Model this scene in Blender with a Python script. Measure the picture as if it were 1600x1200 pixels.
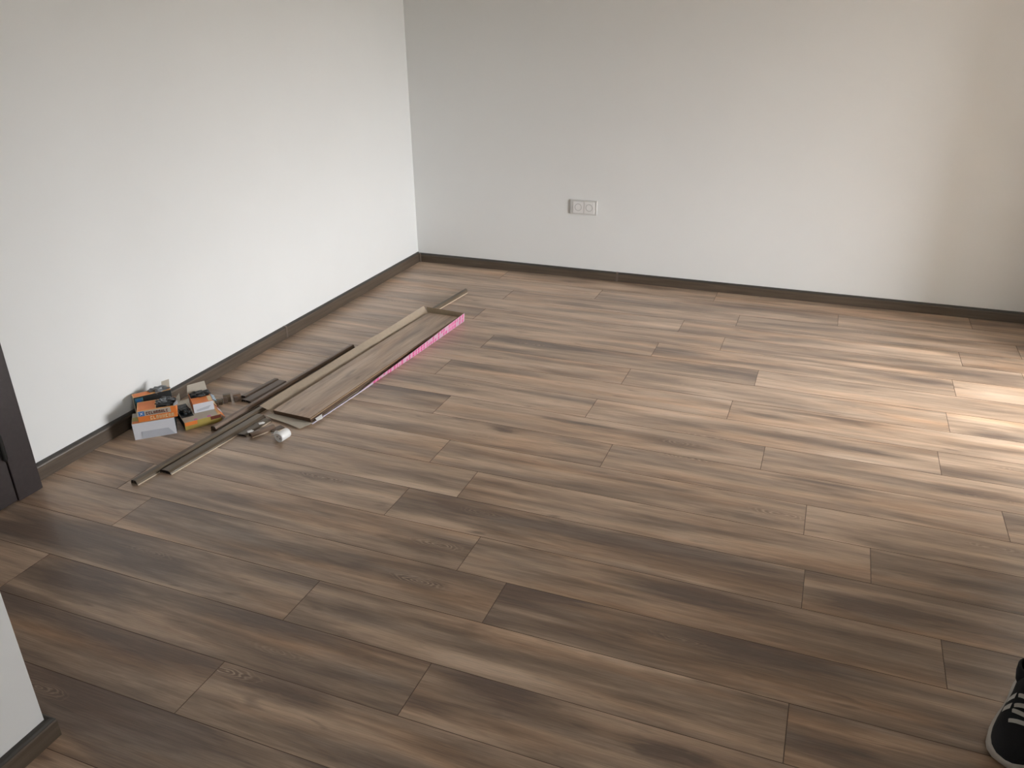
import bpy, bmesh, math, random
from mathutils import Vector, Matrix

for o in list(bpy.data.objects):
    bpy.data.objects.remove(o, do_unlink=True)
S = bpy.context.scene
COL = S.collection
PI = math.pi

# ---------------------------------------------------------------- camera
cam_d = bpy.data.cameras.new('camera')
cam_d.sensor_width = 36.0
cam_d.lens = 36.0 * 1264.93 / 1600.0
cam_d.clip_start = 0.05
cam = bpy.data.objects.new('camera', cam_d)
COL.objects.link(cam)
r = Vector((0.93215647, 0.36190822, -0.01033209))
u = Vector((-0.14253925, 0.39306787, 0.9083943)).normalized()
f = Vector((-0.33281658, 0.8452929, -0.41798689))
cam.matrix_world = Matrix(((r.x, u.x, -f.x, 2.62275), (r.y, u.y, -f.y, -4.91842),
                           (r.z, u.z, -f.z, 1.59098), (0, 0, 0, 1)))
S.camera = cam

# ---------------------------------------------------------------- sky, daylight, exposure
EXPOSURE = 0.0
SKY = 57.0
S.view_settings.view_transform = 'Standard'
S.view_settings.look = 'None'
S.view_settings.gamma = 1.0
S.view_settings.use_curve_mapping = False
S.view_settings.exposure = EXPOSURE
world = bpy.data.worlds.new('overcast_sky')
S.world = world
world.use_nodes = True
wn = world.node_tree.nodes
wl = world.node_tree.links
wn.clear()
w_out = wn.new('ShaderNodeOutputWorld')
w_bg = wn.new('ShaderNodeBackground')
w_bg.inputs['Strength'].default_value = SKY
w_tc = wn.new('ShaderNodeTexCoord')
w_sep = wn.new('ShaderNodeSeparateXYZ')
w_ramp = wn.new('ShaderNodeValToRGB')
w_mr = wn.new('ShaderNodeMapRange')
w_mr.inputs['From Min'].default_value = -1
w_mr.inputs['From Max'].default_value = 1
wl.new(w_tc.outputs['Generated'], w_sep.inputs[0])
wl.new(w_sep.outputs['Z'], w_mr.inputs['Value'])
wl.new(w_mr.outputs[0], w_ramp.inputs[0])
e = w_ramp.color_ramp.elements
e[0].position = 0.0; e[0].color = (0.07, 0.072, 0.06, 1)
e[1].position = 1.0; e[1].color = (0.96, 1.0, 1.06, 1)
k = e.new(0.485); k.color = (0.09, 0.092, 0.08, 1)
k = e.new(0.515); k.color = (0.58, 0.59, 0.61, 1)
k = e.new(0.75); k.color = (0.88, 0.91, 0.95, 1)
wl.new(w_ramp.outputs[0], w_bg.inputs['Color'])
wl.new(w_bg.outputs[0], w_out.inputs['Surface'])

XR = 3.92            # right-hand wall of the room; its wide opening is added to shape the daylight
XB = 7.4             # far wall of the unseen bay, added to carry the main daylight
OP = (-2.02, -0.64, 1.94)   # added opening, sized to dim the back wall's right end: y0, y1, head height
BAY = (-4.6, 1.75)
YB = -6.9            # rear wall behind the camera
CEIL = 2.62
WINS = [(-4.2, 1.1, 0.35, 2.1, XB + 0.0), (-5.6, -5.0, 1.0, 1.9, XR + 0.0)]   # y0, y1, z0, z1, wall face x; unseen windows, the second added as fill light   # y0, y1, z0, z1
RV = 0.20            # depth of the right-hand wall (window reveals)
for (y0, y1, z0, z1, wx) in WINS:
    ld = bpy.data.lights.new('window_portal', 'AREA')
    ld.shape = 'RECTANGLE'
    ld.size = y1 - y0
    ld.size_y = z1 - z0
    ld.cycles.is_portal = True
    lo = bpy.data.objects.new('window_portal', ld)
    COL.objects.link(lo)
    lo.location = (wx + RV + 0.01, (y0 + y1) / 2, (z0 + z1) / 2)
    lo.rotation_euler = (PI / 2, 0, PI / 2)

# ---------------------------------------------------------------- materials
def new_mat(name):
    m = bpy.data.materials.new(name)
    m.use_nodes = True
    nt = m.node_tree
    b = nt.nodes['Principled BSDF']
    return m, nt, b

def N(nt, typ, **kw):
    n = nt.nodes.new(typ)
    for k_, v in kw.items():
        if k_ in ('operation', 'blend_type', 'data_type', 'attribute_type', 'attribute_name', 'clamp', 'use_clamp', 'noise_dimensions', 'interpolation_type', 'wave_type', 'bands_direction'):
            setattr(n, k_, v)
        else:
            n.inputs[k_].default_value = v
    return n

def link(nt, a, b):
    nt.links.new(a, b)

def math_n(nt, op, a, b=None, c=None):
    n = nt.nodes.new('ShaderNodeMath')
    n.operation = op
    for i, v in enumerate((a, b, c)):
        if v is None:
            continue
        if isinstance(v, (int, float)):
            n.inputs[i].default_value = v
        else:
            nt.links.new(v, n.inputs[i])
    return n.outputs[0]

def mixc(nt, fac, a, b, blend='MIX'):
    n = nt.nodes.new('ShaderNodeMix')
    n.data_type = 'RGBA'
    n.blend_type = blend
    for sock, v in ((n.inputs[0], fac), (n.inputs[6], a), (n.inputs[7], b)):
        if isinstance(v, (int, float)):
            sock.default_value = v
        elif isinstance(v, tuple):
            sock.default_value = v if len(v) == 4 else (*v, 1)
        else:
            nt.links.new(v, sock)
    return n.outputs[2]

def ramp(nt, fac, stops):
    n = nt.nodes.new('ShaderNodeValToRGB')
    el = n.color_ramp.elements
    el[0].position, el[0].color = stops[0][0], (*stops[0][1], 1)
    el[1].position, el[1].color = stops[-1][0], (*stops[-1][1], 1)
    for p_, c_ in stops[1:-1]:
        q = el.new(p_)
        q.color = (*c_, 1)
    nt.links.new(fac, n.inputs[0])
    return n.outputs[0]

def noise(nt, vec, scale, detail=3, rough=0.55, dist=0.0):
    mp = nt.nodes.new('ShaderNodeMapping')
    mp.inputs['Scale'].default_value = scale
    nt.links.new(vec, mp.inputs[0])
    n = nt.nodes.new('ShaderNodeTexNoise')
    n.inputs['Scale'].default_value = 1.0
    n.inputs['Detail'].default_value = detail
    n.inputs['Roughness'].default_value = rough
    n.inputs['Distortion'].default_value = dist
    nt.links.new(mp.outputs[0], n.inputs['Vector'])
    return n.outputs['Fac']

def plain(name, col, rough=0.6, var=0.08, scale=30, bump=0.0, metal=0.0, spec=0.5):
    """single colour with a little procedural mottling"""
    m, nt, b = new_mat(name)
    tc = nt.nodes.new('ShaderNodeTexCoord')
    n = noise(nt, tc.outputs['Object'], (scale, scale, scale), 4)
    c = ramp(nt, n, [(0.25, tuple(x * (1 - var) for x in col)), (0.75, tuple(min(1, x * (1 + var)) for x in col))])
    link(nt, c, b.inputs['Base Color'])
    b.inputs['Roughness'].default_value = rough
    b.inputs['Metallic'].default_value = metal
    b.inputs['Specular IOR Level'].default_value = spec
    if bump:
        bp = nt.nodes.new('ShaderNodeBump')
        bp.inputs['Strength'].default_value = bump
        bp.inputs['Distance'].default_value = 0.002
        link(nt, n, bp.inputs['Height'])
        link(nt, bp.outputs[0], b.inputs['Normal'])
    return m

def laminate(name, gain=1.0, gloss=0.30):
    """greyed rustic oak print: soft dark streaks, tan and reddish bands, cathedral figure"""
    m, nt, b = new_mat(name)
    tc = nt.nodes.new('ShaderNodeTexCoord')
    at_s = N(nt, 'ShaderNodeAttribute', attribute_type='OBJECT', attribute_name='seed')
    at_t = N(nt, 'ShaderNodeAttribute', attribute_type='OBJECT', attribute_name='tone')
    cmb = nt.nodes.new('ShaderNodeCombineXYZ')
    s1 = math_n(nt, 'MULTIPLY', at_s.outputs['Fac'], 3.17)
    s2 = math_n(nt, 'MULTIPLY', at_s.outputs['Fac'], 1.73)
    s3 = math_n(nt, 'MULTIPLY', at_s.outputs['Fac'], 5.31)
    link(nt, s1, cmb.inputs[0]); link(nt, s2, cmb.inputs[1]); link(nt, s3, cmb.inputs[2])
    add = nt.nodes.new('ShaderNodeVectorMath')
    add.operation = 'ADD'
    link(nt, tc.outputs['Object'], add.inputs[0]); link(nt, cmb.outputs[0], add.inputs[1])
    V = add.outputs[0]
    # broad streaks
    n1 = noise(nt, V, (1.5, 15, 1), 4.0, 0.55, 0.35)
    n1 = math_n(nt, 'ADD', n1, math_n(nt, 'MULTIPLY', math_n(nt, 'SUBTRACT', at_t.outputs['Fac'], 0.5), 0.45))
    sepv = nt.nodes.new('ShaderNodeSeparateXYZ')
    link(nt, tc.outputs['Object'], sepv.inputs[0])
    wob = noise(nt, V, (7, 30, 1), 3.0, 0.6, 0.3)
    wob = math_n(nt, 'SUBTRACT', wob, 0.5)
    px_ = math_n(nt, 'ADD', sepv.outputs[0], math_n(nt, 'MULTIPLY', wob, 0.22))
    py_ = math_n(nt, 'ADD', sepv.outputs[1], math_n(nt, 'MULTIPLY', wob, 0.035))
    for i_ in range(4):
        ap = N(nt, 'ShaderNodeAttribute', attribute_type='OBJECT', attribute_name='streak_pos_%d' % i_)
        az = N(nt, 'ShaderNodeAttribute', attribute_type='OBJECT', attribute_name='streak_size_%d' % i_)
        s_p = nt.nodes.new('ShaderNodeSeparateXYZ'); link(nt, ap.outputs['Vector'], s_p.inputs[0])
        s_z = nt.nodes.new('ShaderNodeSeparateXYZ'); link(nt, az.outputs['Vector'], s_z.inputs[0])
        ex = math_n(nt, 'MULTIPLY', math_n(nt, 'SUBTRACT', px_, s_p.outputs[0]), s_z.outputs[0])
        ey = math_n(nt, 'MULTIPLY', math_n(nt, 'SUBTRACT', py_, s_p.outputs[1]), s_z.outputs[1])
        dd = math_n(nt, 'ADD', math_n(nt, 'MULTIPLY', ex, ex), math_n(nt, 'MULTIPLY', ey, ey))
        gs = math_n(nt, 'POWER', 2.718, math_n(nt, 'MULTIPLY', dd, -0.8))
        n1 = math_n(nt, 'ADD', n1, math_n(nt, 'MULTIPLY', math_n(nt, 'MULTIPLY', gs, 1.7), s_p.outputs[2]))
    # medium and fine figure along the grain
    nm = noise(nt, V, (5.0, 75, 1), 4.0, 0.65, 0.4)
    n1 = math_n(nt, 'ADD', n1, math_n(nt, 'MULTIPLY', math_n(nt, 'SUBTRACT', nm, 0.5), 0.22))
    c1 = ramp(nt, n1, [(0.26, (0.115, 0.090, 0.078)), (0.40, (0.180, 0.140, 0.112)),
                       (0.52, (0.262, 0.202, 0.157)), (0.64, (0.340, 0.266, 0.208)), (0.78, (0.410, 0.335, 0.272))])
    # warm / reddish zones
    n2 = noise(nt, V, (1.1, 9, 1.7), 3.0, 0.5, 0.3)
    f2 = N(nt, 'ShaderNodeMapRange')
    link(nt, n2, f2.inputs['Value']); f2.inputs['From Min'].default_value = 0.48; f2.inputs['From Max'].default_value = 0.72
    c2 = mixc(nt, math_n(nt, 'MULTIPLY', f2.outputs[0], 0.6), c1, (1.10, 0.90, 0.72), 'MULTIPLY')
    # cool grey limed zones
    n3 = noise(nt, V, (1.9, 13, 3.1), 4.0, 0.6, 0.2)
    f3 = N(nt, 'ShaderNodeMapRange')
    link(nt, n3, f3.inputs['Value']); f3.inputs['From Min'].default_value = 0.52; f3.inputs['From Max'].default_value = 0.8
    c3 = mixc(nt, math_n(nt, 'MULTIPLY', f3.outputs[0], 0.40), c2, (0.29, 0.255, 0.225))
    # small knots drawn out along the grain
    n4 = noise(nt, V, (5.5, 34, 2.0), 2.0, 0.5, 0.5)
    f4 = N(nt, 'ShaderNodeMapRange')
    link(nt, n4, f4.inputs['Value']); f4.inputs['From Min'].default_value = 0.64; f4.inputs['From Max'].default_value = 0.78
    c4 = mixc(nt, math_n(nt, 'MULTIPLY', f4.outputs[0], 0.55), c3, (0.07, 0.055, 0.05))
    # cathedral figure: drawn-out rings round a point of each plank
    sep = nt.nodes.new('ShaderNodeSeparateXYZ')
    link(nt, tc.outputs['Object'], sep.inputs[0])
    af = N(nt, 'ShaderNodeAttribute', attribute_type='OBJECT', attribute_name='figure')
    s_f = nt.nodes.new('ShaderNodeSeparateXYZ'); link(nt, af.outputs['Vector'], s_f.inputs[0])
    dx = math_n(nt, 'DIVIDE', math_n(nt, 'SUBTRACT', sep.outputs[0], s_f.outputs[0]), 0.11)
    dy = math_n(nt, 'DIVIDE', math_n(nt, 'SUBTRACT', sep.outputs[1], s_f.outputs[1]), 0.024)
    nd = noise(nt, V, (12, 40, 1), 2.0, 0.5, 0.0)
    ee = math_n(nt, 'SQRT', math_n(nt, 'ADD', math_n(nt, 'MULTIPLY', dx, dx), math_n(nt, 'MULTIPLY', dy, dy)))
    ee = math_n(nt, 'ADD', ee, math_n(nt, 'MULTIPLY', math_n(nt, 'SUBTRACT', nd, 0.5), 0.9))
    rings = math_n(nt, 'MULTIPLY', math_n(nt, 'ADD', math_n(nt, 'SINE', math_n(nt, 'MULTIPLY', ee, 30.0)), 1.0), 0.5)
    mk = N(nt, 'ShaderNodeMapRange', interpolation_type='SMOOTHSTEP')
    link(nt, ee, mk.inputs['Value']); mk.inputs['From Min'].default_value = 1.15; mk.inputs['From Max'].default_value = 0.25
    mkk = math_n(nt, 'MULTIPLY', mk.outputs[0], s_f.outputs[2])
    body = math_n(nt, 'MULTIPLY', mkk, 0.5)
    c5 = mixc(nt, body, c4, (0.12, 0.085, 0.065))
    c5 = mixc(nt, math_n(nt, 'MULTIPLY', math_n(nt, 'MULTIPLY', math_n(nt, 'POWER', rings, 2.5), mkk), 0.60), c5, (0.42, 0.34, 0.27))
    # fine pores
    n6 = noise(nt, V, (9, 330, 1), 3.0, 0.7)
    c6 = mixc(nt, 1.0, c5, ramp(nt, n6, [(0.3, (0.80, 0.79, 0.78)), (0.7, (1.14, 1.14, 1.14))]), 'MULTIPLY')
    c7 = mixc(nt, 1.0, c6, (gain * 1.05, gain, gain * 0.93), 'MULTIPLY')
    link(nt, c7, b.inputs['Base Color'])
    rr = N(nt, 'ShaderNodeMapRange')
    link(nt, n6, rr.inputs['Value']); rr.inputs['To Min'].default_value = gloss - 0.03; rr.inputs['To Max'].default_value = gloss + 0.05
    link(nt, rr.outputs[0], b.inputs['Roughness'])
    bp = nt.nodes.new('ShaderNodeBump')
    bp.inputs['Strength'].default_value = 0.12
    bp.inputs['Distance'].default_value = 0.0006
    link(nt, n6, bp.inputs['Height'])
    link(nt, bp.outputs[0], b.inputs['Normal'])
    return m

def wood_strip(name, cols, axis='x', rough=0.42):
    m, nt, b = new_mat(name)
    tc = nt.nodes.new('ShaderNodeTexCoord')
    sc = {'x': (3, 60, 60), 'y': (60, 3, 60)}[axis]
    n = noise(nt, tc.outputs['Object'], sc, 4, 0.6, 0.4)
    c = ramp(nt, n, [(0.25, cols[0]), (0.5, cols[1]), (0.78, cols[2])])
    link(nt, c, b.inputs['Base Color'])
    b.inputs['Roughness'].default_value = rough
    bp = nt.nodes.new('ShaderNodeBump')
    bp.inputs['Strength'].default_value = 0.15
    bp.inputs['Distance'].default_value = 0.0008
    link(nt, n, bp.inputs['Height'])
    link(nt, bp.outputs[0], b.inputs['Normal'])
    return m

M = {}
M['floor'] = laminate('rustic_oak_laminate', 1.66)
M['loose'] = laminate('pale_oak_laminate', 1.35, 0.34)
M['groove'] = plain('brown_plank_bevel', (0.11, 0.062, 0.040), 0.55, 0.15)
M['screed'] = plain('grey_screed', (0.25, 0.24, 0.23), 0.9)
M['wall'] = plain('off_white_wall_paint', (0.79, 0.793, 0.775), 0.88, 0.012, 2.2, 0.03)
M['ceil'] = plain('white_ceiling_paint', (0.80, 0.79, 0.77), 0.9, 0.01, 2)
SK = ((0.060, 0.044, 0.032), (0.092, 0.068, 0.048), (0.130, 0.098, 0.070))
M['skirt_x'] = wood_strip('dark_oak_skirting_x', SK, 'x')
M['skirt_y'] = wood_strip('dark_oak_skirting_y', SK, 'y')
M['skirt_cap'] = plain('dark_skirting_lip', (0.045, 0.040, 0.034), 0.5)
M['clip'] = plain('skirting_corner_plastic', (0.13, 0.10, 0.078), 0.4)
M['mould'] = wood_strip('olive_brown_moulding', ((0.085, 0.062, 0.040), (0.125, 0.093, 0.060), (0.17, 0.13, 0.088)), 'y', 0.38)
M['mould_red'] = wood_strip('reddish_brown_moulding', ((0.11, 0.070, 0.045), (0.17, 0.108, 0.070), (0.23, 0.155, 0.105)), 'y', 0.36)
M['mould_dark'] = wood_strip('dark_brown_moulding', ((0.095, 0.066, 0.048), (0.13, 0.092, 0.067), (0.17, 0.122, 0.09)), 'y', 0.42)
M['hollow'] = plain('moulding_hollow_shade', (0.018, 0.013, 0.010), 0.6)
M['door'] = wood_strip('dark_wenge_door', ((0.016, 0.010, 0.009), (0.022, 0.014, 0.013), (0.030, 0.020, 0.018)), 'x', 0.45)
M['black'] = plain('black_metal', (0.010, 0.010, 0.009), 0.4, 0.2)
M['board_in'] = plain('kraft_cardboard_inside', (0.66, 0.55, 0.42), 0.75, 0.05, 60, 0.1)
M['board_grey'] = plain('grey_cardboard', (0.50, 0.45, 0.37), 0.75, 0.05, 60, 0.1)
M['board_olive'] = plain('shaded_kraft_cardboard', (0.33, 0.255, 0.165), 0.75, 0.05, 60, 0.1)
M['hdf'] = plain('brown_fibreboard_core', (0.115, 0.066, 0.036), 0.7, 0.15, 200)
M['tongue'] = plain('pale_fibreboard_tongue', (0.36, 0.24, 0.13), 0.6, 0.1, 80)
M['white_pl'] = plain('white_plastic', (0.80, 0.79, 0.77), 0.32, 0.01)
M['white_dim'] = plain('off_white_plastic', (0.62, 0.61, 0.585), 0.4, 0.01)
M['socket_in'] = plain('grey_socket_well', (0.42, 0.41, 0.39), 0.5, 0.03)
M['hole'] = plain('dark_socket_hole', (0.03, 0.03, 0.028), 0.6)
M['steel'] = plain('nickel_steel', (0.55, 0.52, 0.50), 0.3, 0.05, 30, 0, 1.0)
M['white_card'] = plain('white_carton', (0.70, 0.715, 0.76), 0.55, 0.02, 20)
M['grey_print'] = plain('grey_carton_print', (0.50, 0.52, 0.57), 0.55, 0.02, 20)
M['beige_card'] = plain('beige_carton', (0.50, 0.45, 0.37), 0.7, 0.04, 40)
M['orange'] = plain('orange_carton_print', (0.78, 0.22, 0.045), 0.45, 0.05, 30)
M['orange_pale'] = plain('pale_orange_print', (0.80, 0.42, 0.16), 0.45, 0.05, 30)
M['cream'] = plain('cream_print', (0.80, 0.60, 0.33), 0.5, 0.03)
M['yellow'] = plain('mustard_print', (0.42, 0.33, 0.085), 0.5, 0.1, 25)
M['blue'] = plain('blue_print', (0.045, 0.19, 0.50), 0.45, 0.1)
M['teal'] = plain('teal_print', (0.05, 0.19, 0.26), 0.45, 0.15)
M['dkred'] = plain('dark_red_print', (0.14, 0.030, 0.018), 0.5, 0.15)
M['magenta'] = plain('magenta_print', (0.60, 0.13, 0.40), 0.5, 0.05)
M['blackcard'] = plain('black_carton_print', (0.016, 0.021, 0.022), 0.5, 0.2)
M['bag'] = plain('black_plastic_bag', (0.030, 0.033, 0.035), 0.28, 0.4, 40, 0.5)
M['baggrey'] = plain('grey_plastic_bag', (0.16, 0.17, 0.175), 0.3, 0.3, 40, 0.5)
M['pink'] = plain('pink_print', (0.80, 0.13, 0.36), 0.4, 0.03)
M['pink_pale'] = plain('pale_pink_print', (0.84, 0.62, 0.70), 0.4, 0.03)
M['lilac'] = plain('lilac_white_print', (0.62, 0.60, 0.72), 0.4, 0.03)
M['rubber'] = plain('white_rubber_sole', (0.55, 0.52, 0.48), 0.6, 0.04)
M['shoe'] = plain('black_shoe_canvas', (0.006, 0.007, 0.010), 0.85, 0.2, 200, 0.2)
M['lace'] = plain('white_lace', (0.60, 0.59, 0.56), 0.8, 0.05, 120)
M['trouser'] = plain('black_trouser_cloth', (0.010, 0.011, 0.016), 0.9, 0.2, 80, 0.2)
M['jumper'] = plain('dark_grey_jumper', (0.035, 0.037, 0.042), 0.95, 0.2, 80, 0.3)
M['skin'] = plain('skin', (0.55, 0.33, 0.24), 0.5, 0.04, 15)
M['hair'] = plain('dark_brown_hair', (0.03, 0.018, 0.012), 0.6, 0.3, 120, 0.4)
M['eye'] = plain('eye_white', (0.75, 0.74, 0.72), 0.3, 0.01)
M['frame'] = plain('white_window_frame', (0.78, 0.78, 0.76), 0.4, 0.01)
gm, gnt, gb = new_mat('window_glass')
gnt.nodes.remove(gb)
g_t = gnt.nodes.new('ShaderNodeBsdfTransparent')
g_g = gnt.nodes.new('ShaderNodeBsdfGlossy'); g_g.inputs['Roughness'].default_value = 0.02
g_m = gnt.nodes.new('ShaderNodeMixShader'); g_m.inputs[0].default_value = 0.06
gnt.links.new(g_t.outputs[0], g_m.inputs[1]); gnt.links.new(g_g.outputs[0], g_m.inputs[2])
gnt.links.new(g_m.outputs[0], gnt.nodes['Material Output'].inputs['Surface'])
M['glass'] = gm

# ---------------------------------------------------------------- mesh helpers
def obj(name, bm, mats, parent=None, loc=(0, 0, 0), rz=0.0, smooth=False):
    me = bpy.data.meshes.new(name)
    bm.normal_update()
    bm.to_mesh(me)
    bm.free()
    if not isinstance(mats, (list, tuple)):
        mats = [mats]
    for m in mats:
        me.materials.append(m)
    if smooth:
        for p_ in me.polygons:
            p_.use_smooth = True
    o = bpy.data.objects.new(name, me)
    COL.objects.link(o)
    o.location = loc
    o.rotation_euler = (0, 0, rz)
    if parent:
        o.parent = parent
    return o

def empty(name, loc=(0, 0, 0), rz=0.0):
    o = bpy.data.objects.new(name, None)
    o.empty_display_size = 0.1
    COL.objects.link(o)
    o.location = loc
    o.rotation_euler = (0, 0, rz)
    return o

def tag(o, label, cat, group=None):
    o['label'] = label
    o['category'] = cat
    if group:
        o['group'] = group
    return o

def struct(o, label=None, cat=None):
    o['kind'] = 'structure'
    if label:
        o['label'] = label
    if cat:
        o['category'] = cat
    return o

def add_box(bm, x0, x1, y0, y1, z0, z1, mat=0, bev=0.0, M4=None):
    vs = [bm.verts.new((x, y, z)) for z in (z0, z1) for (x, y) in ((x0, y0), (x1, y0), (x1, y1), (x0, y1))]
    q = [(0, 3, 2, 1), (4, 5, 6, 7), (0, 1, 5, 4), (1, 2, 6, 5), (2, 3, 7, 6), (3, 0, 4, 7)]
    fs = [bm.faces.new([vs[i] for i in t]) for t in q]
    for f_ in fs:
        f_.material_index = mat
    if bev > 0:
        es = list({e_ for f_ in fs for e_ in f_.edges})
        rs = bmesh.ops.bevel(bm, geom=es, offset=bev, segments=2, profile=0.5, affect='EDGES')
        vs = list({v for f_ in rs['faces'] for v in f_.verts} | {v for v in vs if v.is_valid})
        for f_ in rs['faces']:
            f_.material_index = mat
    if M4 is not None:
        bmesh.ops.transform(bm, matrix=M4, verts=[v for v in vs if v.is_valid])
    return vs

def box_bm(*a, **k_):
    bm = bmesh.new()
    add_box(bm, *a, **k_)
    return bm

def add_prism(bm, poly, y0, y1, mat=0, capmat=None, skew0=0.0, skew1=0.0):
    """polygon in x,z swept along y; skew shifts each end's y by skew*x (mitred ends)"""
    a = [bm.verts.new((x, y0 + skew0 * x, z)) for x, z in poly]
    b = [bm.verts.new((x, y1 + skew1 * x, z)) for x, z in poly]
    n = len(poly)
    for i in range(n):
        j = (i + 1) % n
        f_ = bm.faces.new((a[i], a[j], b[j], b[i]))
        f_.material_index = mat
    c0 = bm.faces.new(list(reversed(a)))
    c1 = bm.faces.new(b)
    for c in (c0, c1):
        c.material_index = mat if capmat is None else capmat
    bmesh.ops.triangulate(bm, faces=[c0, c1])

def add_quad(bm, pts, mat=0, thick=0.0):
    """quad or polygon given by points, with optional thickness along its normal"""
    pts = [Vector(p_) for p_ in pts]
    n = (pts[1] - pts[0]).cross(pts[2] - pts[1]).normalized()
    top = [bm.verts.new(p_) for p_ in pts]
    f_ = bm.faces.new(top)
    f_.material_index = mat
    if thick:
        bot = [bm.verts.new(p_ - n * thick) for p_ in pts]
        g_ = bm.faces.new(list(reversed(bot)))
        g_.material_index = mat
        for i in range(len(pts)):
            j = (i + 1) % len(pts)
            h_ = bm.faces.new((top[j], top[i], bot[i], bot[j]))
            h_.material_index = mat

def add_cyl(bm, c, axis, r0, r1, h, seg=24, mat=0, cap=True):
    axis = Vector(axis).normalized()
    q = axis.to_track_quat('Z', 'Y').to_matrix()
    rings = []
    for (rr, t) in ((r0, 0.0), (r1, h)):
        rings.append([bm.verts.new(Vector(c) + q @ Vector((rr * math.cos(2 * PI * i / seg), rr * math.sin(2 * PI * i / seg), t))) for i in range(seg)])
    for i in range(seg):
        j = (i + 1) % seg
        f_ = bm.faces.new((rings[0][i], rings[0][j], rings[1][j], rings[1][i]))
        f_.material_index = mat
    if cap:
        bm.faces.new(list(reversed(rings[0]))).material_index = mat
        bm.faces.new(rings[1]).material_index = mat

def add_lathe(bm, prof, origin, axis, seg=28, mats=None):
    """profile of (radius, height) pairs turned about an axis"""
    q = Vector(axis).normalized().to_track_quat('Z', 'Y').to_matrix()
    rings = []
    for rr, t in prof:
        if rr <= 1e-6:
            rings.append([bm.verts.new(Vector(origin) + q @ Vector((0, 0, t)))])
        else:
            rings.append([bm.verts.new(Vector(origin) + q @ Vector((rr * math.cos(2 * PI * i / seg), rr * math.sin(2 * PI * i / seg), t))) for i in range(seg)])
    for k_ in range(len(rings) - 1):
        A, B = rings[k_], rings[k_ + 1]
        for i in range(seg):
            j = (i + 1) % seg
            if len(A) == 1 and len(B) == 1:
                continue
            if len(A) == 1:
                vs = (A[0], B[j], B[i])
            elif len(B) == 1:
                vs = (A[i], A[j], B[0])
            else:
                vs = (A[i], A[j], B[j], B[i])
            f_ = bm.faces.new(vs)
            if mats:
                f_.material_index = mats[k_]

# ================================================================ SETTING
# ---- floor: slab + individual planks
W, L = 0.192, 1.385
T0 = 0.155
ROW0 = 0.198317
LX, BY = -0.018, 0.018          # wall faces behind the skirtings
slab = bmesh.new()
add_box(slab, LX - 0.15, XR + 0.15, YB - 0.15, BY + 0.15, -0.06, -0.0095)
add_box(slab, XR + 0.15, XB + 0.2, BAY[0] - 0.15, BAY[1] + 0.15, -0.06, -0.0095)
floor = struct(obj('floor', slab, M['screed']), 'rustic grey brown oak laminate plank floor')

_pl_cache = {}
def plank_mesh(x0, x1, y0, y1):
    """local plank: x in [x0,x1] of 0..L, y in [y0,y1] of -W..0, top at z=0 with bevelled rim"""
    key = tuple(round(v, 4) for v in (x0, x1, y0, y1))
    if key in _pl_cache:
        return _pl_cache[key]
    bm = bmesh.new()
    c, d, g = 0.0009, 0.0009, 0.00015
    X0, X1, Y0, Y1 = x0 + g, x1 - g, y0 + g, y1 - g
    def ring(ins, z):
        return [bm.verts.new(p_) for p_ in ((X0 + ins, Y0 + ins, z), (X1 - ins, Y0 + ins, z), (X1 - ins, Y1 - ins, z), (X0 + ins, Y1 - ins, z))]
    top, rim, bot = ring(c, 0.0), ring(0, -d), ring(0, -0.008)
    bm.faces.new(top).material_index = 0
    for i in range(4):
        j = (i + 1) % 4
        bm.faces.new((rim[i], rim[j], top[j], top[i])).material_index = 1
        bm.faces.new((bot[i], bot[j], rim[j], rim[i])).material_index = 1
    bm.faces.new(list(reversed(bot))).material_index = 1
    me = bpy.data.meshes.new('plank')
    bm.normal_update(); bm.to_mesh(me); bm.free()
    me.materials.append(M['floor']); me.materials.append(M['groove'])
    _pl_cache[key] = me
    return me

# x of one end joint in each row, in plank widths, as read off the photograph
JX = {1: 10.74, 2: 14.40, 3: 11.67, 4: 10.20, 5: 11.51, 6: 9.87, 7: 5.40, 8: 9.57, 9: 12.23, 10: 9.25,
      11: 13.15, 12: 10.15, 13: 6.86, 14: 7.93, 15: 14.15, 16: 8.85, 17: 9.73, 18: 14.11, 19: 9.39, 20: 6.64,
      21: 3.3, 22: 9.1}
# plank tone: print, plus dim near corners and bright mid floor painted in, keyed by (row, index of the plank counted from the joint above)
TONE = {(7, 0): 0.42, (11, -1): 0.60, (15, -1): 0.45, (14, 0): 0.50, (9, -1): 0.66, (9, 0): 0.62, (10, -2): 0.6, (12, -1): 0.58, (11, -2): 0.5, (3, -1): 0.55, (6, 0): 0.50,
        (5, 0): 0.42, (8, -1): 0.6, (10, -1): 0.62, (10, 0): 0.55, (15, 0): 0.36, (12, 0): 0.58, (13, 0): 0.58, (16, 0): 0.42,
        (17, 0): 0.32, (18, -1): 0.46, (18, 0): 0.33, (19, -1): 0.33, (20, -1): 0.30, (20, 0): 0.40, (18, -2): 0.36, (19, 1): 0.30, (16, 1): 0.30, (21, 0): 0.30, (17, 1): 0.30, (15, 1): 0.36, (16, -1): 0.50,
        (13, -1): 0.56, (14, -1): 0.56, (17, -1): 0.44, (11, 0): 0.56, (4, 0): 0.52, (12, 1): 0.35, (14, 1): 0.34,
        (6, 1): 0.66, (8, 1): 0.66, (4, 1): 0.45}
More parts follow.
